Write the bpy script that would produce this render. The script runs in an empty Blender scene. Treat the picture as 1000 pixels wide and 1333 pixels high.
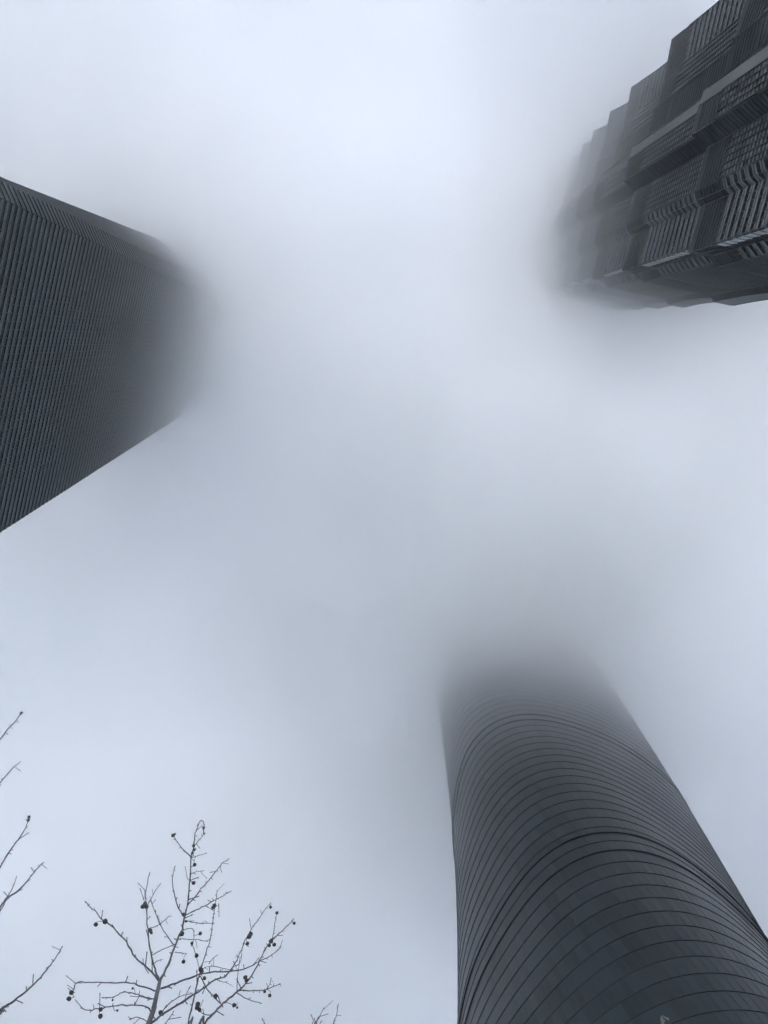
import bpy, bmesh, math, random
from mathutils import Vector, Matrix

random.seed(7)
S = bpy.context.scene
COL = S.collection
R = math.radians

# ------------------------------------------------------------------ camera
EYE = Vector((0, 0, 1.6))
PITCH = R(79.0)
FOC = 1154.0                      # focal length in pixels of the 1000 x 1333 photograph
cam_d = bpy.data.cameras.new("camera")
cam = bpy.data.objects.new("camera", cam_d)
COL.objects.link(cam)
cam.location = EYE
cam.rotation_euler = (math.pi / 2 + PITCH, 0, 0)
cam_d.sensor_fit = 'HORIZONTAL'
cam_d.sensor_width = 36.0
cam_d.lens = 36.0 * FOC / 1000.0
cam_d.clip_start = 0.1
cam_d.clip_end = 20000
S.camera = cam


def ray(u, v):
    a, b = (u - 500) / FOC, -(v - 666.5) / FOC
    c, s = math.cos(PITCH), math.sin(PITCH)
    return Vector((a, c - b * s, s + b * c))


def project(p):
    c, s = math.cos(PITCH), math.sin(PITCH)
    q = p - EYE
    f = q.y * c + q.z * s
    return 500 + FOC * q.x / f, 666.5 - FOC * (-q.y * s + q.z * c) / f


# ------------------------------------------------------------------ objects
def tag(o, label=None, cat=None, group=None, kind=None):
    if label: o['label'] = label
    if cat: o['category'] = cat
    if group: o['group'] = group
    if kind: o['kind'] = kind
    return o


def empty(name, loc=(0, 0, 0)):
    o = bpy.data.objects.new(name, None)
    o.location = loc
    COL.objects.link(o)
    return o


class MB:
    """collects vertices and faces (world coordinates) for one mesh object"""
    def __init__(self):
        self.v, self.f, self.m, self.smooth = [], [], [], False

    def face(self, pts, mi=0):
        n = len(self.v)
        self.v += [tuple(p) for p in pts]
        self.f.append(tuple(range(n, n + len(pts))))
        self.m.append(mi)

    def box8(self, lo, hi, mi=0):
        """lo, hi: four bottom and four top points, counter-clockwise from above"""
        n = len(self.v)
        self.v += [tuple(p) for p in lo] + [tuple(p) for p in hi]
        for q in ((3, 2, 1, 0), (4, 5, 6, 7), (0, 1, 5, 4), (1, 2, 6, 5), (2, 3, 7, 6), (3, 0, 4, 7)):
            self.f.append(tuple(n + i for i in q))
            self.m.append(mi)

    def tube(self, pts, radii, n=6, mi=0):
        base = len(self.v)
        prev = None
        for i, p in enumerate(pts):
            a = pts[max(0, i - 1)]
            b = pts[min(len(pts) - 1, i + 1)]
            t = (b - a).normalized()
            if prev is None:
                x = t.orthogonal().normalized()
            else:
                x = (prev - t * prev.dot(t)).normalized()
            prev = x
            y = t.cross(x)
            for k in range(n):
                an = 2 * math.pi * k / n
                self.v.append(tuple(p + (x * math.cos(an) + y * math.sin(an)) * radii[i]))
        for i in range(len(pts) - 1):
            for k in range(n):
                k2 = (k + 1) % n
                self.f.append((base + i * n + k, base + i * n + k2, base + (i + 1) * n + k2, base + (i + 1) * n + k))
                self.m.append(mi)
        self.f.append(tuple(base + k for k in reversed(range(n))))
        self.f.append(tuple(base + (len(pts) - 1) * n + k for k in range(n)))
        self.m += [mi, mi]

    def build(self, name, mats, parent=None, smooth=False):
        me = bpy.data.meshes.new(name)
        org = Vector(parent.location) if parent and parent.parent is None else Vector((0, 0, 0))
        if parent and parent.parent is not None:
            org = Vector(parent.parent.location) + Vector(parent.location)
        me.from_pydata([tuple(Vector(p) - org) for p in self.v], [], self.f)
        for m in (mats if isinstance(mats, (list, tuple)) else [mats]):
            me.materials.append(m)
        me.polygons.foreach_set('material_index', self.m)
        if smooth:
            me.polygons.foreach_set('use_smooth', [True] * len(self.f))
        me.update()
        o = bpy.data.objects.new(name, me)
        COL.objects.link(o)
        if parent:
            o.parent = parent
        return o


# ------------------------------------------------------------------ materials
def mat(name, col, rough=0.5, spec=0.5, metal=0.0, vary=0.0, scale=(0.2, 0.2, 0.2), bump=0.0, detail=3.0):
    m = bpy.data.materials.new(name)
    m.use_nodes = True
    nt = m.node_tree
    b = nt.nodes['Principled BSDF']
    b.inputs['Base Color'].default_value = (*col, 1)
    b.inputs['Roughness'].default_value = rough
    b.inputs['Specular IOR Level'].default_value = spec
    b.inputs['Metallic'].default_value = metal
    if vary or bump:
        tc = nt.nodes.new('ShaderNodeTexCoord')
        mp = nt.nodes.new('ShaderNodeMapping')
        mp.inputs['Scale'].default_value = scale
        nz = nt.nodes.new('ShaderNodeTexNoise')
        nz.inputs['Scale'].default_value = 1.0
        nz.inputs['Detail'].default_value = detail
        nt.links.new(tc.outputs['Object'], mp.inputs['Vector'])
        nt.links.new(mp.outputs['Vector'], nz.inputs['Vector'])
        if vary:
            rmp = nt.nodes.new('ShaderNodeValToRGB')
            lo = [max(0, c * (1 - vary)) for c in col]
            hi = [min(1, c * (1 + vary)) for c in col]
            rmp.color_ramp.elements[0].position = 0.3
            rmp.color_ramp.elements[0].color = (*lo, 1)
            rmp.color_ramp.elements[1].position = 0.7
            rmp.color_ramp.elements[1].color = (*hi, 1)
            nt.links.new(nz.outputs['Fac'], rmp.inputs['Fac'])
            nt.links.new(rmp.outputs['Color'], b.inputs['Base Color'])
        if bump:
            bp = nt.nodes.new('ShaderNodeBump')
            bp.inputs['Strength'].default_value = bump
            bp.inputs['Distance'].default_value = 0.02
            nt.links.new(nz.outputs['Fac'], bp.inputs['Height'])
            nt.links.new(bp.outputs['Normal'], b.inputs['Normal'])
    return m


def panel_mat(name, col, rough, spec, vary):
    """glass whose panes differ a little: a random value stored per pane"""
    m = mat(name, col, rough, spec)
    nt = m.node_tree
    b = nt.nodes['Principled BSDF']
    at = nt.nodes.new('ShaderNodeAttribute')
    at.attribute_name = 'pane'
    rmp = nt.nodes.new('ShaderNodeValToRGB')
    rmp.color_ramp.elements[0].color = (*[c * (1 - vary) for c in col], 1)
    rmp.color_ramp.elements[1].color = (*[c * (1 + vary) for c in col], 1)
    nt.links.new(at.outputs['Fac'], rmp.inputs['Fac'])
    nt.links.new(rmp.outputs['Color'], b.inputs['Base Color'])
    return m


M_SWALL = mat('dark_blue_glass', (0.012, 0.020, 0.028), 0.3, 0.08, vary=0.12, scale=(0.15, 0.15, 0.25))
M_SBAND = mat('grey_steel_spandrel', (0.072, 0.094, 0.106), 0.5, 0.2, vary=0.26, scale=(0.6, 0.6, 0.9))
M_SCHAM = mat('chamfer_spandrel', (0.055, 0.068, 0.078), 0.5, 0.2, vary=0.2, scale=(0.35, 0.35, 0.5))
M_JRIB = mat('dark_rib', (0.028, 0.033, 0.039), 0.5, 0.08, vary=0.35, scale=(0.25, 0.25, 0.5))
M_SMULL = mat('dark_mullion', (0.03, 0.035, 0.04), 0.5, 0.2)
M_SLOUV = mat('dark_louvre_strip', (0.016, 0.021, 0.029), 0.5, 0.05, vary=0.15, scale=(0.05, 0.05, 0.05))
M_JGLASS = mat('smoky_glass', (0.010, 0.014, 0.018), 0.3, 0.04, vary=0.3, scale=(0.12, 0.12, 0.2))
M_JDARK = mat('dark_stone_louvre', (0.018, 0.023, 0.028), 0.5, 0.05, vary=0.18, scale=(0.08, 0.08, 0.03))
M_JBAND = mat('aluminium_lattice', (0.098, 0.112, 0.122), 0.45, 0.3, vary=0.25, scale=(0.5, 0.5, 0.7))
M_JBAND2 = mat('dull_aluminium_lattice', (0.095, 0.105, 0.11), 0.5, 0.3, vary=0.3, scale=(0.6, 0.6, 0.8))
M_JPALE = mat('pale_granite_pier', (0.11, 0.115, 0.115), 0.6, 0.2, vary=0.12, scale=(0.1, 0.1, 0.1))
M_JBRIGHT = mat('lit_band_return', (0.42, 0.44, 0.45), 0.35, 0.5, vary=0.15, scale=(0.5, 0.5, 0.5))  # lattice bands where they turn the corner, coloured brighter as if lit
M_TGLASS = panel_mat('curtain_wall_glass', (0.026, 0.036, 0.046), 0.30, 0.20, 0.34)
M_TLEDGE = mat('dark_ledge', (0.034, 0.041, 0.047), 0.45, 0.2)
M_BARK = mat('grey_brown_bark', (0.10, 0.095, 0.10), 0.85, 0.1, vary=0.35, scale=(18, 18, 6), bump=0.6)
M_BALL = mat('dry_seed_ball', (0.075, 0.065, 0.062), 0.95, 0.05, vary=0.4, scale=(60, 60, 60), bump=0.8)
M_LEAF = mat('pale_bud_green', (0.30, 0.33, 0.20), 0.6, 0.2, vary=0.3, scale=(20, 20, 20))
M_GROUND = mat('grey_paving', (0.16, 0.16, 0.16), 0.7, 0.3, vary=0.2, scale=(0.3, 0.3, 0.3))

# ------------------------------------------------------------------ ground
g = MB()
g.face([(-3000, -3000, 0), (3000, -3000, 0), (3000, 3000, 0), (-3000, 3000, 0)])
tag(g.build('ground', M_GROUND), 'grey paved ground between the towers', None, None, 'structure')


# ------------------------------------------------------------------ tower 1: smooth slab with chamfer, left
def loft(mb, loops, mis=None):
    n = len(loops[0])
    for a, b in zip(loops[:-1], loops[1:]):
        for k in range(n):
            k2 = (k + 1) % n
            mb.face([a[k], a[k2], b[k2], b[k]], mis[k] if mis else 0)


nS = Vector((1, .29, 0)).normalized()
dS = Vector((-.29, 1, 0)).normalized()
D_S = 65.0


def s_upper(z):   # t of the edge between the broad face and the chamfer
    return -7.79 + (z - 163.0) * 0.0415 if True else 0


def on_plane(u, v):
    r = ray(u, v)
    r = r * (D_S / -(nS.x * r.x + nS.y * r.y))
    p = EYE + r
    return p.dot(dS), p.z


tL1, zL1 = on_plane(0, 693)
tL2, zL2 = on_plane(230, 545)
tU1, zU1 = on_plane(51, 282)
tU2, zU2 = on_plane(183, 344)


def s_loop(z):
    tl = tL1 + (z - zL1) * (tL2 - tL1) / (zL2 - zL1)
    tu = tU1 + (z - zU1) * (tU2 - tU1) / (zU2 - zU1)
    off = -nS * D_S
    P = lambda t: Vector((off.x + dS.x * t, off.y + dS.y * t, z))
    Lp, U = P(tl), P(tu)
    e1 = Vector((-.40, -1, 0)).normalized()
    e2 = Vector((-1.0, -1.0, 0)).normalized()
    # inner chamfer widens with height
    w1 = 2.6 + 0.019 * max(0, z - 100)
    C1 = U + e1 * w1
    lo, hi = 0.0, 60.0
    def side(w):
        u, v = project(C1 + e2 * w)
        return v - (230 + u * .393)
    for _ in range(40):
        m = (lo + hi) / 2
        if side(m) > 0: lo = m
        else: hi = m
    w2 = SW2(z) if SW2 else lo
    C2 = C1 + e2 * w2
    return [Lp, U, C1, C2, C2 + Vector((-26, 3, 0)), Lp + Vector((-48, -10, 0))], lo


SW2 = None
_, wa = s_loop(165.0)
_, wb = s_loop(280.0)
SW2 = lambda z: max(0.5, wa + (z - 165) * (wb - wa) / 115)

sw = empty('skyscraper', (-95, 5, 0))
tag(sw, 'dark slab tower with fine horizontal stripes all over its broad face', 'skyscraper')
zs = [0, 80, 160, 240, 320, 400, 492]
wall, louv = MB(), MB()
lp = [s_loop(z)[0] for z in zs]
for a, b in zip(lp[:-1], lp[1:]):
    for k in range(6):
        (louv if k in (2,) else wall).face([a[k], b[k], b[(k + 1) % 6], a[(k + 1) % 6]])
wall.face(list(reversed(lp[-1])))
wall.build('wall', M_SWALL, sw)
louv.build('chamfer', M_SLOUV, sw)


def band_box(mb, p, q, z0, z1, out, depth, mi=0, p1=None, q1=None):
    p1 = p if p1 is None else p1
    q1 = q if q1 is None else q1
    A = lambda a, z: Vector((a.x, a.y, z))
    o = out * depth
    i = -out * 0.03
    mb.box8([A(p + i, z0), A(q + i, z0), A(q + o, z0), A(p + o, z0)],
            [A(p1 + i, z1), A(q1 + i, z1), A(q1 + o, z1), A(p1 + o, z1)], mi)


b1, b2 = MB(), MB()
pitch = 2.25
k = 0
z = 60.0
while z < 400:
    L0, L1 = s_loop(z)[0], s_loop(z + 1.1)[0]
    band_box(b1, L0[0], L0[1], z, z + 1.1, nS, 0.16, 0, L1[0], L1[1])
    e = (L0[2] - L0[1]).normalized()
    out = Vector((-e.y, e.x, 0))
    if out.x < 0: out = -out
    band_box(b2, L0[1], L0[2], z, z + 1.1, out, 0.15, 0, L1[1], L1[2])
    z += pitch
mu = b1
t = -40.0
while t < 50:
    off = -nS * D_S
    a = Vector((off.x + dS.x * t, off.y + dS.y * t, 0))
    w = dS * 0.07
    # the mullion runs as high as the face is wide there
    ztop = 400.0
    if t > 0.5 * (tL1 + tU1):
        ztop = min(400, zL1 + (t + 0.3 - tL1) / ((tL2 - tL1) / (zL2 - zL1)))
    else:
        ztop = min(400, zU1 + (t - 0.3 - tU1) / ((tU2 - tU1) / (zU2 - zU1)))
    if ztop > 70:
        band_box(mu, a - w, a + w, 60, ztop, nS, 0.20, 1)
    t += 1.5
b1.build('spandrel_lattice', [M_SBAND, M_SMULL], sw)
for za in range(60, 396, 14):
    La, Lb = s_loop(za)[0], s_loop(za + 14)[0]
    ea = (La[2] - La[1]).normalized()
    oa = Vector((-ea.y, ea.x, 0))
    if oa.x < 0: oa = -oa
    band_box(b2, La[1], La[1] + ea * .12, za, za + 14, oa, .17, 1, Lb[1], Lb[1] + ea * .12)
b2.build('chamfer_lattice', [M_SCHAM, M_SMULL], sw)

# ------------------------------------------------------------------ tower 2: tiered lattice tower, upper right
nJ = Vector((1, .196, 0)).normalized()     # away from the camera
dJ = Vector((-.196, 1, 0)).normalized()
JC_D, JC_T = 74.8, -48.8
# plan (depth D along nJ, t along dJ) at the foot of a tier, counter-clockwise, with the kind of each facet
# kinds: g grid, b bands in pairs, k dark, p pale pier, d dim grid, r bright returns, n plain
PLAN = [
    (51.2, -72.6, 'b'), (51.2, -65.5, 'd'), (50.4, -59.6, 'k'), (50.4, -54.6, 'k'), (47.7, -51.4, 'p'),
    (47.5, -49.0, 'd'), (47.5, -44.7, 'k'), (50.4, -43.1, 'g'), (50.4, -36.5, 'c'), (51.1, -35.2, 'c'),
    (52.2, -34.5, 'b'), (52.2, -27.4, 'r'), (53.7, -27.4, 'k'), (55.4, -27.3, 'b'), (57.0, -25.9, 'k'),
    (71.5, -25.4, 'k'), (72.6, -24.2, 'p'), (76.5, -24.2, 'k'), (78.0, -26.0, 'k'), (90.0, -29.5, 'k'),
    (97.5, -36.0, 'k'), (98.5, -68.0, 'k'), (94.0, -72.5, 'k'), (56.0, -73.6, 'k'),
]
NP = len(PLAN)
TIERS = [(0, 56), (56, 112), (112, 164.5), (164.5, 210), (210, 244), (244, 266.5), (266.5, 288), (288, 303.5), (303.5, 321), (321, 338), (338, 356), (356, 372)]


def jpt(i, fl, sc):
    D, t, _ = PLAN[i % NP]
    p, a = D - JC_D, t - JC_T
    mn = min(abs(a), abs(p)) / 24.0
    fc, fb = fl
    if i % NP not in (15, 16, 17, 18): fb = 1.3 * fc
    k = 0.65 * fb * (1 - mn) + 1.6 * mn ** 1.5 * fc
    p = p * sc + k * p / 24.0
    a = a * sc + k * a / 24.0
    D, t = JC_D + p, JC_T + a
    return Vector((nJ.x * D + dJ.x * t, nJ.y * D + dJ.y * t, 0))


jm = empty('skyscraper', Vector((nJ.x * JC_D + dJ.x * JC_T, nJ.y * JC_D + dJ.y * JC_T, 0)))
tag(jm, 'stepped tower of flaring tiers with metal lattice facets and ragged silhouette', 'skyscraper')
for ti, (z0, z1) in enumerate(TIERS):
    sc = (1.04, 1.04, 1.04, 1.03, 1.0, .985, .97, .955, .94, .92, .9, .88)[ti]
    def flare(z):
        q = (z - z0) / (z1 - z0)
        s0 = max(0.0, 1 - q / 0.3)
        return q ** 1.6, max(s0 * s0 * (0 if ti == 0 else 1), max(0.0, (q - 0.5) / 0.5) ** 2)
    pt = lambda i, z: (lambda q: Vector((q.x, q.y, z)))(jpt(i, flare(z), sc))
    seg = [z0 + (z1 - z0) * q / 14 for q in range(15)]
    body = MB()
    for a, b in zip(seg[:-1], seg[1:]):
        for i in range(NP):
            kind = PLAN[i][2]
            mi = {'k': 1, 'p': 2}.get(kind, 0)
            body.face([pt(i, a), pt(i, b), pt(i + 1, b), pt(i + 1, a)], mi)
    body.face([pt(i, z1) for i in range(NP)], 1)
    if z0 > 1:
        body.face([pt(i, z0) for i in reversed(range(NP))], 1)
    tier = body.build('tier', [M_JGLASS, M_JDARK, M_JPALE], jm)
    if z0 > 300 or z1 < 100:
        continue
    top = z1 - (11.0 if z1 - z0 > 40 else 0.24 * (z1 - z0))
    for i in range(NP):
        kind = PLAN[i][2]
        if 18 <= i <= 22:
            continue
        if kind in 'pn':
            continue
        e = (pt(i + 1, z0) - pt(i, z0)).normalized()
        out = Vector((-e.y, e.x, 0))
        if out.dot(pt(i, z0) - jm.location) < 0:
            out = -out
        L = (pt(i + 1, z0) - pt(i, z0)).length
        lat, dim, brt, par, rib = MB(), MB(), MB(), MB(), MB()
        fl = 2.7
        z = z0 + 0.6
        row = 0
        while z + 2.2 < top:
            def slab(mb, za, zb, dep):
                band_box(mb, pt(i, za), pt(i + 1, za), za, zb, out, dep, 0, pt(i, zb), pt(i + 1, zb))
            if kind == 'b' or kind == 'c':
                slab(lat, z, z + 0.7, 0.32)
                slab(lat, z + 1.15, z + 1.65, 0.26)
            elif kind == 'g':
                slab(lat, z + 0.1, z + 0.8, 0.10)
                slab(lat, z + 1.5, z + 2.0, 0.10)
            elif kind == 'd':
                slab(dim, z + 0.1, z + 0.9, 0.10)
                slab(dim, z + 1.5, z + 2.05, 0.10)
            elif kind == 'k':
                slab(rib, z, z + 0.7, 0.07)
                slab(rib, z + 1.4, z + 2.05, 0.07)
            elif kind == 'r':
                slab(brt, z, z + 0.8, 0.30)
                slab(brt, z + 1.55, z + 2.1, 0.2)
            z += fl
            row += 1
        # louvres of the plant floor at the head of the tier
        z = top + 0.5
        while z + 0.6 < z1 - 1.2:
            slab(rib, z, z + 0.55, 0.08)
            z += 1.3
        # uprights
        if kind in 'gdb':
            stp = 1.1
            nb = max(1, int(L / stp))
            for q in range(nb + 1):
                fpos = min(0.985, max(0.015, q / nb))
                for a, b in zip(seg[:-1], seg[1:]):
                    b = min(b, top)
                    if b <= a: continue
                    pa = pt(i, a).lerp(pt(i + 1, a), fpos)
                    pb = pt(i, b).lerp(pt(i + 1, b), fpos)
                    w = e * 0.08
                    band_box(par, pa - w, pa + w, a, b, out, 0.28 if kind == 'b' else 0.34, 0, pb - w, pb + w)
        lb = MB()
        for mi, mbx in enumerate((lat, dim, brt, par, rib)):
            for fc in range(len(mbx.f)):
                lb.face([mbx.v[q] for q in mbx.f[fc]], mi)
        for a, b in zip(seg[:-1], seg[1:]):        # edge post
            b = min(b, z1 - 1.0)
            if b > a:
                w0 = e * .15
                if i == 0: band_box(lb, pt(1, a) - w0, pt(1, a), a, b, out, 0.2, 3, pt(1, b) - w0, pt(1, b))
                else: band_box(lb, pt(i, a), pt(i, a) + w0, a, b, out, 0.2, 3, pt(i, b), pt(i, b) + w0)
        lb.build({'g': 'metal_lattice', 'd': 'dull_lattice', 'r': 'bright_return', 'k': 'dark_rib_lattice'}.get(kind, 'band_lattice'), [M_JBAND, M_JBAND2, M_JBRIGHT, M_SMULL, M_JRIB], tier)
cr = MB()
cp = [Vector((p.x, p.y, 372)) for p in (jpt(i, (0, 0), 0.55) for i in range(NP))]
cq = [Vector((p.x, p.y, 396)) for p in (jpt(i, (0, 0), 0.25) for i in range(NP))]
ap = jm.location + Vector((0, 0, 421))
for i in range(NP):
    j = (i + 1) % NP
    cr.face([cp[i], cq[i], cq[j], cp[j]])
    cr.face([cq[i], ap, cq[j]])
cr.build('spire', M_JDARK, jm)

# ------------------------------------------------------------------ tower 3: twisting rounded glass tower, lower right
TX, TY, TR, TK, TPH, TTW, TE, TE2 = 56.204, 153.746, 39.892, .07938, .35227, -.45565, .09992, .0125


def t_r(phi, z):
    zz = (z - 178) / 100
    t = TPH + TTW * zz
    return TR * math.exp(-TK * zz) * (1 + TE * math.cos(3 * (phi - t)) + TE2 * math.cos(6 * (phi - t))), t


def t_pt(al, z, extra=0.0):
    """al: angle in the frame that twists with the tower"""
    zz = (z - 178) / 100
    t = TPH + TTW * zz
    r = TR * math.exp(-TK * zz) * (1 + TE * math.cos(3 * al) + TE2 * math.cos(6 * al)) + extra
    return Vector((TX + r * math.cos(al + t), TY + r * math.sin(al + t), z))


tw = empty('skyscraper', (TX, TY, 0))
tag(tw, 'rounded twisting glass tower ringed by thin dark floor ledges', 'skyscraper')
levels = [178 - 4.5 * k for k in range(39, 0, -1)] + [178.0, 182.2, 185.8, 188.6]
while levels[-1] < 254:
    levels.append(levels[-1] + 4.62)
zz = levels[-1]
while zz < 560:
    zz += 4.6
    levels.append(zz)
NPANE = 168
me_v, me_f, pane = [], [], []
rp = random.Random(3)
allz = [0.0] + levels
tone, run = {}, {}
for a, b in zip(allz[:-1], allz[1:]):
    for k in range(NPANE):
        a0, a1 = 2 * math.pi * k / NPANE, 2 * math.pi * (k + 1) / NPANE
        j = lambda: rp.gauss(0, 0.012)
        n = len(me_v)
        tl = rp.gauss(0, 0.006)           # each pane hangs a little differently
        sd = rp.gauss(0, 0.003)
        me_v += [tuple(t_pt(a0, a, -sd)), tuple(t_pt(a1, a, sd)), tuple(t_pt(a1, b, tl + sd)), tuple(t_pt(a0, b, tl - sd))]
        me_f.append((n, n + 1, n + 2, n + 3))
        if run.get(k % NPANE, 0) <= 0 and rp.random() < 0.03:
            q = rp.choice((-.38, -.3, .22))          # blotchy reflections painted as runs of darker or lighter panes
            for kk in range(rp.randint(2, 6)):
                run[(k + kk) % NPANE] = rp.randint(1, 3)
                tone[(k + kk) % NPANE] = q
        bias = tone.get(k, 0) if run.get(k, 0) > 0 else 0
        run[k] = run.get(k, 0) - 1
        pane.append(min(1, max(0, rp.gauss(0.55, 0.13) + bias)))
n = len(me_v)
me_v += [tuple(t_pt(2 * math.pi * k / NPANE, allz[-1])) for k in range(NPANE)]
me_f.append(tuple(range(n, n + NPANE)))
pane.append(0.5)
me = bpy.data.meshes.new('glass_skin')
me.from_pydata([tuple(Vector(p) - tw.location) for p in me_v], [], me_f)
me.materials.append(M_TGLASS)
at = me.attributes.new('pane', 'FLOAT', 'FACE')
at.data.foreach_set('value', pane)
o = bpy.data.objects.new('glass_skin', me)
COL.objects.link(o)
o.parent = tw


mf = MB()                                  # upright joints between the panes
for a, b in zip(allz[:-1], allz[1:]):
    if a < 90 or b > 300:
        continue
    for k in range(NPANE):
        al = 2 * math.pi * k / NPANE
        w = 0.035 / 40
        mf.box8([t_pt(al - w, a, -.02), t_pt(al + w, a, -.02), t_pt(al + w, a, .03), t_pt(al - w, a, .03)][::-1],
                [t_pt(al - w, b, -.02), t_pt(al + w, b, -.02), t_pt(al + w, b, .03), t_pt(al - w, b, .03)][::-1])
mfo = mf.build('mullion', M_TLEDGE, tw)
mfo['kind'] = 'stuff'


def ring_ledge(z, h, dep, name):
    mb = MB()
    N = 200
    for k in range(N):
        a0, a1 = 2 * math.pi * k / N, 2 * math.pi * (k + 1) / N
        lo_i, lo_j = t_pt(a0, z, -0.1), t_pt(a1, z, -0.1)
        p = [t_pt(a0, z, dep), t_pt(a1, z, dep)]
        q = [t_pt(a0, z + h, dep), t_pt(a1, z + h, dep)]
        hi_i, hi_j = t_pt(a0, z + h, -0.1), t_pt(a1, z + h, -0.1)
        mb.face([p[0], p[1], q[1], q[0]])
        mb.face([lo_j, p[1], p[0], lo_i])
        mb.face([q[0], q[1], hi_j, hi_i])
    mb.build(name, M_TLEDGE, tw, smooth=False)


for z in levels:
    if z > 330 or z < 60:
        continue
    thick = min(abs(z - 178), abs(z - 185.8), abs(z - 257.9), abs(z - 262.5)) < 1.0
    ring_ledge(z - 0.2, 0.46 if thick else 0.20, 0.34 if thick else 0.13, 'floor_ledge')


# ------------------------------------------------------------------ trees
def smooth_path(pts, sub=4):
    out = []
    n = len(pts)
    for i in range(n - 1):
        p0, p1, p2, p3 = pts[max(0, i - 1)], pts[i], pts[i + 1], pts[min(n - 1, i + 2)]
        for s in range(sub):
            t = s / sub
            out.append(0.5 * ((2 * p1) + (p2 - p0) * t + (2 * p0 - 5 * p1 + 4 * p2 - p3) * t * t + (3 * p1 - p0 - 3 * p2 + p3) * t ** 3))
    out.append(pts[-1])
    return out


rt = random.Random(11)


def at_dist(u, v, hd):
    r = ray(u, v)
    return EYE + r * (hd / math.hypot(r.x, r.y))


def branch_pts(px, hd0, hd1):
    n = len(px)
    return [at_dist(u, v, hd0 + (hd1 - hd0) * (i / max(1, n - 1)) ** 1.2) for i, (u, v) in enumerate(px)]


def grow(tree, pts, w0, w1, name='branch', buds=True, sub=4):
    """pts: world points; w0, w1: diameters in metres"""
    path = smooth_path(pts, sub)
    n = len(path)
    jit = [Vector((rt.gauss(0, 1), rt.gauss(0, 1), rt.gauss(0, 1))) for _ in range(n)]
    L = sum((path[i + 1] - path[i]).length for i in range(n - 1))
    amp = min(0.006, L * 0.012)
    path = [p if i in (0, n - 1) else p + jit[i] * amp * 0.35 for i, p in enumerate(path)]
    rad = [0.41 * (w0 + (w1 - w0) * i / (n - 1)) * (1 + rt.uniform(-.12, .12)) for i in range(n)]
    mb = MB()
    mb.tube(path, rad, 6)
    if buds:
        # knots and short spurs along the twig
        acc = 0
        nxt = rt.uniform(.03, .09)
        for i in range(1, n):
            d = path[i] - path[i - 1]
            acc += d.length
            if acc > nxt:
                acc = 0
                nxt = rt.uniform(.04, .13)
                t = d.normalized()
                sd = t.orthogonal().normalized()
                sd.rotate(Matrix.Rotation(rt.uniform(0, 6.28), 3, t))
                ln = rt.uniform(.012, .035) if rt.random() < .7 else rt.uniform(.04, .10)
                q = path[i] + (sd * 0.8 + t * 0.7) * ln
                r0 = min(rad[i] * .8, 0.0042)
                mb.tube([path[i], path[i].lerp(q, .6), q], [r0, r0 * .8, r0 * 1.05], 5)
        mb.tube([path[-1], path[-1] + (path[-1] - path[-2]).normalized() * .02], [w1 * .75, w1 * .35], 5)
    mb.build(name, M_BARK, tree, smooth=True)


def seed_ball(tree, c, r, top=None):
    mb = MB()
    bm = bmesh.new()
    bmesh.ops.create_icosphere(bm, subdivisions=2, radius=r)
    for v in bm.verts:
        v.co *= 1 + rt.uniform(-.16, .16)
        mb.v.append(tuple(Vector(v.co) + c))
    bm.verts.ensure_lookup_table()
    for f in bm.faces:
        mb.f.append(tuple(v.index for v in f.verts))
        mb.m.append(0)
    bm.free()
    if top is not None:
        d = (c - top)
        mid = top.lerp(c, .5) + Vector((rt.gauss(0, .01), rt.gauss(0, .01), 0))
        mb.tube([top, mid, c], [.0022, .0018, .0018], 4)
    mb.build('seed_ball', M_BALL, tree)


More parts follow.
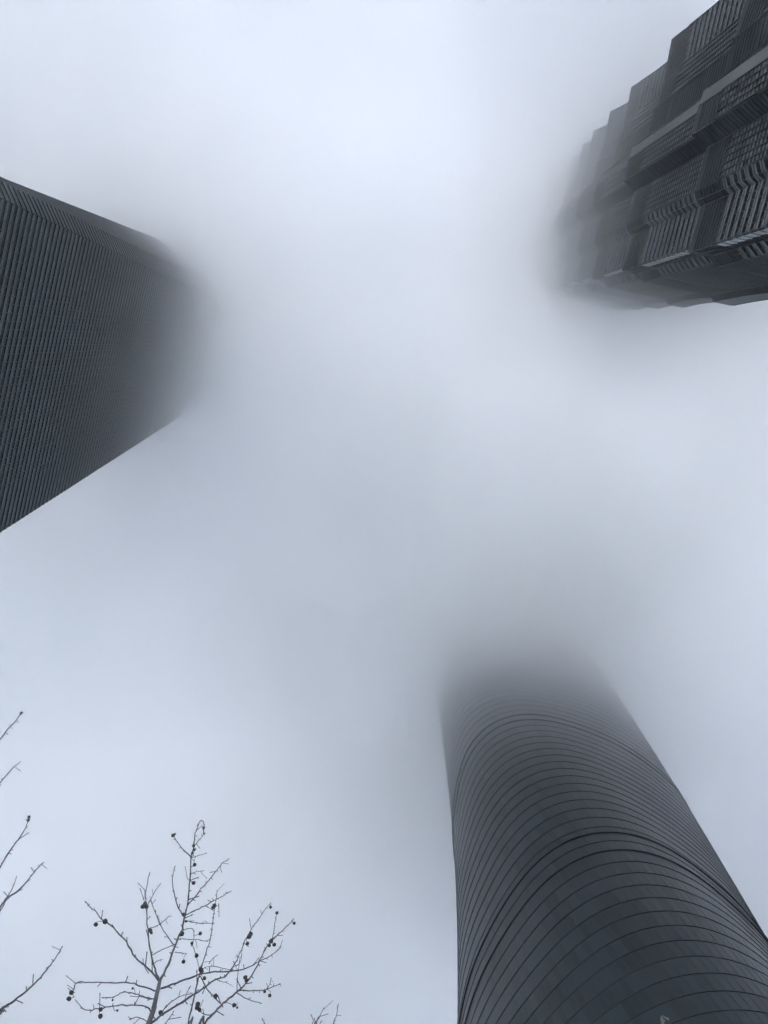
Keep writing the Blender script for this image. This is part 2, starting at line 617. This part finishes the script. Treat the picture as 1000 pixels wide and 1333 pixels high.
# --- bare plane tree, lower left (pixel path, diameters in pixels, change of distance)
HD = 4.6
BR8 = [  # crop coordinates: u = 80 + x / 3.125, v = 1050 + y / 3.125
    ([(400, 712), (435, 640), (465, 560), (490, 500), (503, 440), (515, 380), (522, 300), (527, 205)], 3.8, 2.0, .1),
    ([(527, 205), (538, 160), (545, 110), (560, 66), (572, 57), (581, 74), (578, 97)], 2.0, 1.1, .1),
    ([(527, 205), (500, 180), (475, 150), (455, 118)], 1.7, 1.1, -.2),
    ([(527, 210), (555, 200), (588, 190)], 1.3, .8, .1),
    ([(525, 275), (550, 265), (576, 262)], 1.2, .8, .1),
    ([(522, 300), (512, 290), (505, 250)], 1.0, .7, .0),
    ([(538, 162), (560, 138), (582, 108)], 1.3, .9, .1),
    ([(513, 402), (560, 345), (600, 300), (635, 255), (655, 230), (680, 213)], 2.0, 1.0, .3),
    ([(490, 438), (465, 385), (452, 310), (455, 270), (462, 245)], 1.8, .9, -.3),
    ([(505, 442), (560, 415), (610, 390), (650, 368), (688, 345)], 1.8, 1.0, .4),
    ([(505, 465), (540, 472), (580, 476), (618, 474)], 1.4, .8, .3),
    ([(478, 540), (545, 540), (590, 548)], 1.3, .8, .2),
    ([(492, 505), (515, 497), (535, 500), (540, 530), (531, 560)], 1.2, .8, .2),
    ([(462, 593), (485, 596), (507, 599)], 1.1, .7, .1),
    ([(400, 712), (375, 640), (358, 560), (350, 480), (345, 410), (343, 345), (357, 278)], 2.8, 1.0, -.3),
    ([(345, 410), (332, 370), (322, 340)], 1.2, .8, -.1),
    ([(345, 410), (365, 372), (402, 315)], 1.2, .8, .1),
    ([(457, 563), (425, 520), (390, 455), (365, 385)], 1.6, .9, -.3),
    ([(368, 605), (410, 582), (457, 563)], 1.3, 1.0, .0),
    ([(353, 500), (400, 478), (437, 447)], 1.2, .8, .2),
    ([(375, 640), (392, 628), (408, 622)], 1.1, .7, .1),
    ([(400, 712), (355, 660), (300, 615), (265, 550), (235, 520), (205, 485), (175, 465), (140, 430), (115, 408), (100, 390)], 2.8, 1.1, -.5),
    ([(355, 680), (338, 650), (332, 625)], 1.1, .7, -.1),
    ([(387, 750), (330, 733), (280, 718), (200, 718), (130, 715), (68, 714), (52, 736), (41, 757)], 2.2, 1.0, -.6),
    ([(382, 785), (340, 778), (300, 762), (245, 757), (215, 775), (170, 778)], 1.7, .9, -.4),
    ([(382, 783), (330, 775), (285, 772)], 1.3, .8, .2),
    ([(365, 834), (340, 812), (280, 806), (210, 812), (155, 822), (115, 828), (82, 820)], 2.0, 1.0, -.5),
    ([(352, 874), (310, 858), (280, 866)], 1.3, .8, -.2),
    ([(398, 742), (470, 718), (540, 690), (600, 675), (690, 672), (760, 655), (820, 622), (865, 598), (892, 573)], 2.9, 1.1, .6),
    ([(360, 888), (420, 840), (500, 790), (570, 745), (620, 708), (665, 690), (700, 650), (725, 600), (750, 540), (780, 490), (815, 440), (850, 393)], 3.2, 1.1, .9),
    ([(700, 650), (725, 640), (733, 600)], 1.2, .8, .1),
    ([(400, 855), (440, 800), (490, 770), (530, 760)], 1.6, .9, .3),
    ([(420, 888), (440, 860), (455, 835)], 1.4, .9, .1),
    ([(600, 640), (615, 620), (633, 605)], 1.1, .7, .1),
    ([(568, 665), (610, 650), (700, 668)], 1.1, .8, .2),
]
BR8B = [  # the second limb, rising from the right of the trunk
    ([(510, 930), (515, 884), (535, 790), (555, 710), (568, 665), (590, 590), (605, 540), (618, 450), (625, 410), (633, 345)], 2.5, 1.0, .2),
    ([(640, 395), (641, 420), (641, 442)], 1.1, .8, .0),
    ([(500, 790), (510, 760), (522, 735)], 1.1, .8, .0),
    ([(540, 940), (580, 884), (620, 840), (660, 800), (720, 750), (765, 700), (800, 640), (830, 580), (855, 545), (866, 490), (877, 430)], 3.4, 1.0, .5),
    ([(852, 550), (875, 527), (900, 505), (942, 463)], 1.6, 1.0, .3),
    ([(720, 750), (780, 748), (830, 745), (888, 722)], 1.9, 1.0, .4),
    ([(835, 743), (848, 722), (853, 700)], 1.1, .8, .1),
    ([(712, 757), (760, 785), (810, 800)], 1.5, .9, .2),
    ([(565, 690), (595, 745), (625, 780), (652, 808)], 1.6, 1.4, .1),
    ([(612, 850), (580, 845), (560, 828), (553, 810)], 1.4, 1.0, .0),
    ([(714, 752), (718, 690), (727, 615)], 1.3, .8, .2),
    ([(533, 562), (548, 608), (562, 665)], 1.1, .9, .1),
    ([(625, 700), (660, 715), (672, 712)], 1.0, .7, .1),
]
BALLS8 = [(578, 86, 5), (580, 110, 4), (453, 118, 6), (461, 112, 4), (538, 160, 5.5), (540, 175, 5.5), (533, 190, 5), (542, 236, 6), (537, 311, 6.5),
          (497, 440, 6.5), (507, 467, 4), (490, 517, 7.5), (483, 522, 5), (565, 517, 6), (531, 556, 5), (550, 607, 6.5), (497, 631, 6), (567, 662, 7), (573, 670, 5),
          (582, 698, 6), (340, 395, 7), (330, 408, 7), (346, 408, 6.5), (362, 505, 6.5), (366, 514, 5), (178, 468, 8), (140, 480, 7), (40, 757, 7), (31, 782, 7),
          (160, 825, 6.5), (158, 853, 7), (622, 404, 7), (616, 411, 5.5), (770, 518, 7), (764, 530, 7.5), (757, 557, 6), (851, 410, 5), (877, 433, 5.5), (947, 475, 5),
          (845, 565, 6), (853, 548, 7.5), (866, 562, 6), (748, 696, 7), (753, 708, 6), (827, 753, 5), (847, 770, 5.5), (703, 808, 6.5), (715, 818, 3.5), (627, 772, 7.5),
          (555, 805, 7.5), (552, 818, 7.5), (562, 828, 6.5), (403, 838, 7), (290, 740, 3.5), (227, 830, 3.5), (208, 788, 3)]


def c8(x, y):
    return 80 + x / 3.125, 1050 + y / 3.125


tree = empty('bare_tree', (at_dist(195, 1333, HD).x - .15, at_dist(195, 1333, HD).y, 0))
tag(tree, 'bare winter tree with dangling round seed balls in front of the fog', 'tree')
base = Vector(tree.location)
M_PX = lambda p: (p - EYE).length / FOC
tp = [c8(*q) for q in [(355, 884), (375, 820), (388, 765), (400, 712)]]
tpts = branch_pts(tp, HD, HD)
foot = [base, base + Vector((.02, .01, 1.5)), base + Vector((0, .03, 3.2)), base.lerp(tpts[0], .78) + Vector((.02, 0, 0))]
foot[3].z = tpts[0].z * .78
path = foot + tpts
mb = MB()
sp = smooth_path(path, 5)
rad = []
for i in range(len(sp)):
    f = i / (len(sp) - 1)
    rad.append(0.085 * (1 - f) ** 1.1 + 0.5 * 3.8 * M_PX(sp[-1]) if f < 1 else .5 * 3.8 * M_PX(sp[-1]))
mid = .5 * 5.8 * M_PX(tpts[0])
for i, p in enumerate(sp):
    if p.z >= tpts[0].z - .01:
        q = (p.z - tpts[0].z) / (sp[-1].z - tpts[0].z)
        rad[i] = mid + (.5 * 3.8 * M_PX(sp[-1]) - mid) * q
    else:
        rad[i] = mid + (0.085 - mid) * (1 - p.z / tpts[0].z)
mb.tube(sp, rad, 10)
mb.build('trunk', M_BARK, tree, smooth=True)
nodes = []
for grp, h0 in ((BR8, 0.0), (BR8B, 0.45)):
    for px, w0, w1, dd in grp:
        pp = [c8(*q) for q in px]
        start = HD + h0
        # join the nearest branch point already grown
        best = None
        for (u, v, hd) in nodes:
            d2 = (u - pp[0][0]) ** 2 + (v - pp[0][1]) ** 2
            if best is None or d2 < best[0]:
                best = (d2, hd)
        if best and best[0] < 20:
            start = best[1]
        pts = branch_pts(pp, start, start + dd)
        for i, (u, v) in enumerate(pp):
            nodes.append((u, v, start + dd * (i / max(1, len(pp) - 1)) ** 1.2))
        mpx = M_PX(pts[0])
        if grp is BR8B and px[0][1] > 900:
            low = at_dist(*c8(*px[0]), HD + h0)
            pts = [base + Vector((.05, .05, 3.0 if px[0][0] < 520 else 2.6)), base.lerp(low, .62) + Vector((0, 0, low.z * .62 * .05 + 1.2))] + pts
            pts[1].z = 0.5 * (pts[0].z + low.z) - .2
            grow(tree, pts, w0 * mpx * 1.12, w1 * mpx, sub=5)
        else:
            grow(tree, pts, w0 * mpx * .95, w1 * mpx)
for x, y, d in BALLS8:
    u, v = c8(x, y)
    best = min(nodes, key=lambda q: (q[0] - u) ** 2 + (q[1] - v) ** 2)
    hd = best[2]
    c = at_dist(u, v, hd)
    top = at_dist(best[0], best[1], hd)
    far = (top - c).length
    top = None if far > .12 else top
    if top is None:
        top = c + Vector((rt.uniform(-.01, .01), rt.uniform(-.01, .01), rt.uniform(.04, .07)))
    seed_ball(tree, c, d * .5 * M_PX(c) / 3.125 * 2.2, top)

# --- second tree, left of the frame: only its outer twigs reach in
HD2 = 5.4
t2b = Vector((-5.2, 4.3, 0))
t2 = empty('bare_tree', t2b)
tag(t2, 'bare tree at the left edge, only its upward slanting twig tips in view', 'tree')


def c4(x, y):
    return x / 2.2727, 900 + y / 2.2727


mb = MB()
p2 = [t2b, t2b + Vector((.05, 0, 2)), t2b + Vector((-.02, .05, 4)), t2b + Vector((.12, -.05, 6)), t2b + Vector((.25, -.1, 8.0)), t2b + Vector((.55, -.5, 9.6))]
sp = smooth_path(p2, 5)
mb.tube(sp, [0.11 * (1 - i / len(sp)) + .012 for i in range(len(sp))], 10)
mb.build('trunk', M_BARK, t2, smooth=True)
TW = [
    ([(-60, 205), (-25, 172), (0, 142), (25, 110), (45, 90), (63, 63)], 2.2, 1.1, 4),
    ([(-60, 330), (-25, 295), (0, 270), (30, 235), (58, 210)], 2.0, 1.0, 4),
    ([(-70, 610), (-30, 560), (0, 520), (30, 470), (60, 430), (78, 398), (87, 370)], 2.4, 1.1, 3),
    ([(-70, 700), (-30, 668), (0, 640), (20, 612), (55, 590), (85, 555), (110, 525), (127, 508)], 2.6, 1.2, 3),
    ([(-60, 990), (0, 942), (35, 920), (80, 885), (120, 845), (150, 810), (170, 780), (183, 757)], 2.6, 1.1, 2),
]
for px, w0, w1, node in TW:
    pp = [c4(*q) for q in px]
    pts = branch_pts(pp, HD2, HD2 + .2)
    org = p2[node]
    lowp = org.lerp(pts[0], .55) - Vector((0, 0, .1))
    mpx = M_PX(pts[0])
    grow(t2, [org, lowp] + pts, w0 * mpx * 1.6, w1 * mpx, sub=5)
pp = [c4(*q) for q in [(20, 612), (38, 580), (48, 552)]]
grow(t2, branch_pts(pp, HD2 + .1, HD2 + .12), 1.4 * M_PX(branch_pts(pp, HD2, HD2)[0]), .8 * M_PX(branch_pts(pp, HD2, HD2)[0]))
pp = [c4(*q) for q in [(-40, 690), (-5, 655), (12, 632), (18, 612)]]
grow(t2, branch_pts(pp, HD2, HD2 + .1), 1.8 * M_PX(branch_pts(pp, HD2, HD2)[0]), 1.0 * M_PX(branch_pts(pp, HD2, HD2)[0]))
for q in [(86, 372), (84, 381), (63, 64)]:
    p = at_dist(*c4(*q), HD2 + .2)
    seed_ball(t2, p, 2.2 * M_PX(p) * .8)

# --- third tree: only the tips of its top twigs rise over the bottom edge
HD3 = 5.2
q0 = at_dist(428, 1400, HD3)
t3b = Vector((q0.x, q0.y, 0))
t3 = empty('bare_tree', t3b)
tag(t3, 'bare treetop at the bottom edge showing just a few twig tips', 'tree')
mb = MB()
p3 = [t3b, t3b + Vector((.03, 0, 2)), t3b + Vector((-.02, .02, 4)), Vector((q0.x, q0.y, q0.z - .25)), q0]
sp = smooth_path(p3, 5)
mb.tube(sp, [0.07 * (1 - i / len(sp)) + .008 for i in range(len(sp))], 8)
mb.build('trunk', M_BARK, t3, smooth=True)
for px in ([(428, 1400), (420, 1360), (412, 1333), (417, 1322), (421, 1313)], [(428, 1400), (432, 1360), (434, 1333), (438, 1322), (440, 1309)],
           [(420, 1360), (408, 1340), (411, 1331), (415, 1326)], [(428, 1400), (385, 1365), (350, 1340), (342, 1327)]):
    pts = branch_pts(px, HD3, HD3 + .1)
    grow(t3, pts, 1.9 * M_PX(pts[0]), .9 * M_PX(pts[0]))

# --- leafy tip in front of the twisting tower
HD4 = 5.6
q0 = at_dist(866, 1345, HD4)
t4b = Vector((q0.x, q0.y, 0))
t4 = empty('sapling', t4b)
tag(t4, 'pale budding sapling tip at the bottom edge before the twisting tower', 'sapling')
mb = MB()
tip = at_dist(869, 1326, HD4)
p4 = [t4b, t4b + Vector((.03, .02, 2.2)), Vector((q0.x - .02, q0.y, q0.z - 1.5)), q0, tip]
sp = smooth_path(p4, 6)
mb.tube(sp, [0.04 * (1 - i / len(sp)) + .004 for i in range(len(sp))], 7)
mb.build('trunk', M_BARK, t4, smooth=True)
lf = MB()
for q, (u, v) in enumerate([(869, 1327), (866, 1331), (871, 1329), (863, 1334), (868, 1337), (873, 1338), (861, 1340)]):
    c = at_dist(u, v, HD4)
    a = Vector((rt.gauss(0, 1), rt.gauss(0, 1), 1.6)).normalized()
    b = a.orthogonal().normalized()
    L, W = .03, .009
    mid = c + b.cross(a) * .004
    lf.face([c, c + a * L * .5 + b * W, c + a * L, mid + a * L * .5])
    lf.face([c, mid + a * L * .5, c + a * L, c + a * L * .5 - b * W])
lf.build('leaves', M_LEAF, t4)


# ------------------------------------------------------------------ air: a thin even haze, and the low cloud deck that swallows the towers
def box(name, x, y, z0, z1):
    mb = MB()
    mb.box8([(-x, -y, z0), (x, -y, z0), (x, y, z0), (-x, y, z0)], [(-x, -y, z1), (x, -y, z1), (x, y, z1), (-x, y, z1)])
    return mb


HAZE = 0.0001
CZ0, CZ1 = 150.0, 455.0
CLOUD_A, CLOUD_B, CLOUD_D, CLOUD_T = 185.0, 338.0, 0.060, 404.0
LIFT, DROP = 5.0, 18.0
mc = bpy.data.materials.new('cloud_air')
mc.use_nodes = True
nt = mc.node_tree
nt.nodes.remove(nt.nodes['Principled BSDF'])
out = nt.nodes['Material Output']
pv = nt.nodes.new('ShaderNodeVolumePrincipled')
pv.inputs['Color'].default_value = (0.989, 0.9988, 0.9968, 1)
pv.inputs['Anisotropy'].default_value = 0.35
geo = nt.nodes.new('ShaderNodeNewGeometry')
sep = nt.nodes.new('ShaderNodeSeparateXYZ')
nt.links.new(geo.outputs['Position'], sep.inputs[0])
nz = nt.nodes.new('ShaderNodeTexNoise')
nz.inputs['Scale'].default_value = 0.011
nz.inputs['Detail'].default_value = 3.0
nz.inputs['Roughness'].default_value = 0.58
nt.links.new(geo.outputs['Position'], nz.inputs['Vector'])


def math_node(op, a, b=None, clamp=False):
    n = nt.nodes.new('ShaderNodeMath')
    n.operation = op
    n.use_clamp = clamp
    for i, q in enumerate((a, b)):
        if q is None: continue
        if isinstance(q, (int, float)): n.inputs[i].default_value = q
        else: nt.links.new(q, n.inputs[i])
    return n.outputs[0]


wob = math_node('MULTIPLY', math_node('SUBTRACT', nz.outputs['Fac'], 0.5), 50.0)
# the deck hangs a little higher round the twisting tower
dx = math_node('DIVIDE', math_node('SUBTRACT', sep.outputs['X'], 58.0), 95.0)
dy = math_node('DIVIDE', math_node('SUBTRACT', sep.outputs['Y'], 140.0), 95.0)
rr = math_node('ADD', math_node('MULTIPLY', dx, dx), math_node('MULTIPLY', dy, dy))
r1 = math_node('ADD', rr, 1.0)
near = math_node('DIVIDE', 1.0, math_node('MULTIPLY', r1, r1))
lift = math_node('MULTIPLY', near, LIFT)
# and lower round the tiered one
ex = math_node('DIVIDE', math_node('SUBTRACT', sep.outputs['X'], 75.0), 85.0)
ey = math_node('DIVIDE', math_node('ADD', sep.outputs['Y'], 42.0), 85.0)
re = math_node('ADD', math_node('MULTIPLY', ex, ex), math_node('MULTIPLY', ey, ey))
lift = math_node('SUBTRACT', lift, math_node('DIVIDE', 30.0, math_node('MULTIPLY', math_node('ADD', re, 1.0), math_node('ADD', re, 1.0))))
# deck top shaped thicker between the three towers, to darken the sky there
mx = math_node('DIVIDE', math_node('ADD', sep.outputs['X'], 5.0), 85.0)
my = math_node('DIVIDE', math_node('SUBTRACT', sep.outputs['Y'], 30.0), 85.0)
rm = math_node('ADD', math_node('ADD', math_node('MULTIPLY', mx, mx), math_node('MULTIPLY', my, my)), 1.0)
tx = math_node('DIVIDE', math_node('SUBTRACT', sep.outputs['X'], 45.0), 75.0)  # second added swell, dims the cloud over the twisting tower
ty = math_node('DIVIDE', math_node('SUBTRACT', sep.outputs['Y'], 105.0), 75.0)
rq = math_node('ADD', math_node('ADD', math_node('MULTIPLY', tx, tx), math_node('MULTIPLY', ty, ty)), 1.0)
e1_ = math_node('ADD', re, 1.0)
swell = math_node('ADD', math_node('DIVIDE', 17.0, math_node('MULTIPLY', rm, rm)), math_node('DIVIDE', 28.0, math_node('MULTIPLY', rq, rq)))
swell = math_node('SUBTRACT', swell, math_node('DIVIDE', 22.0, math_node('MULTIPLY', e1_, e1_)))  # deck shaped thinner round the tiered tower to brighten the sky
zw = math_node('SUBTRACT', math_node('ADD', math_node('ADD', sep.outputs['Z'], wob), DROP), lift)
f = math_node('DIVIDE', math_node('SUBTRACT', zw, CLOUD_A), CLOUD_B - CLOUD_A, True)
f = math_node('POWER', f, 2.6)
f = math_node('MULTIPLY', f, math_node('DIVIDE', math_node('SUBTRACT', math_node('ADD', CLOUD_T, swell), zw), 25.0, True))
nt.links.new(math_node('MULTIPLY', math_node('MULTIPLY', f, CLOUD_D), math_node('SUBTRACT', 1.0, math_node('MULTIPLY', near, 0.0))), pv.inputs['Density'])
nt.links.new(pv.outputs['Volume'], out.inputs['Volume'])
mc.cycles.volume_step_rate = 0.33
cl = box('low_cloud', 900, 900, CZ0, CZ1).build('low_cloud', mc)
tag(cl, 'grey low cloud deck hiding the upper halves of the towers', 'cloud', None, 'stuff')

mh = bpy.data.materials.new('thin_haze')
mh.use_nodes = True
nh = mh.node_tree
nh.nodes.remove(nh.nodes['Principled BSDF'])
ph = nh.nodes.new('ShaderNodeVolumePrincipled')
ph.inputs['Color'].default_value = (0.93, 0.96, 1.0, 1)
ph.inputs['Anisotropy'].default_value = 0.3
ph.inputs['Density'].default_value = HAZE
nh.links.new(ph.outputs['Volume'], nh.nodes['Material Output'].inputs['Volume'])
tag(box('haze', 3100, 3100, -1.0, 600).build('haze', mh), 'thin grey winter haze filling the air between the towers', 'haze', None, 'stuff')

# ------------------------------------------------------------------ light
w = bpy.data.worlds.new("World")
S.world = w
w.use_nodes = True
wn = w.node_tree
bg = wn.nodes['Background']
sky = wn.nodes.new('ShaderNodeTexSky')
sky.sky_type = 'NISHITA'
sky.sun_disc = False
sky.sun_elevation = R(62)
sky.sun_rotation = R(200)
sky.air_density = 1.0
sky.dust_density = 2.1
sky.ozone_density = 1.5
wn.links.new(sky.outputs['Color'], bg.inputs['Color'])
bg.inputs['Strength'].default_value = 0.15
sd = bpy.data.lights.new('sun', 'SUN')
sd.energy = 1.1
sd.angle = R(120)
sd.color = (1.0, 0.985, 0.96)
so = bpy.data.objects.new('sun', sd)
so.rotation_euler = (R(90 - 62), 0, R(180 - 200))
COL.objects.link(so)

S.view_settings.view_transform = 'Standard'
S.view_settings.look = 'None'
S.view_settings.gamma = 1
S.view_settings.exposure = 3.32
S.cycles.volume_bounces = 6
S.cycles.max_bounces = 10
S.cycles.use_denoising = True
S.cycles.use_adaptive_sampling = True
S.cycles.adaptive_threshold = 0.04
S.cycles.adaptive_min_samples = 40
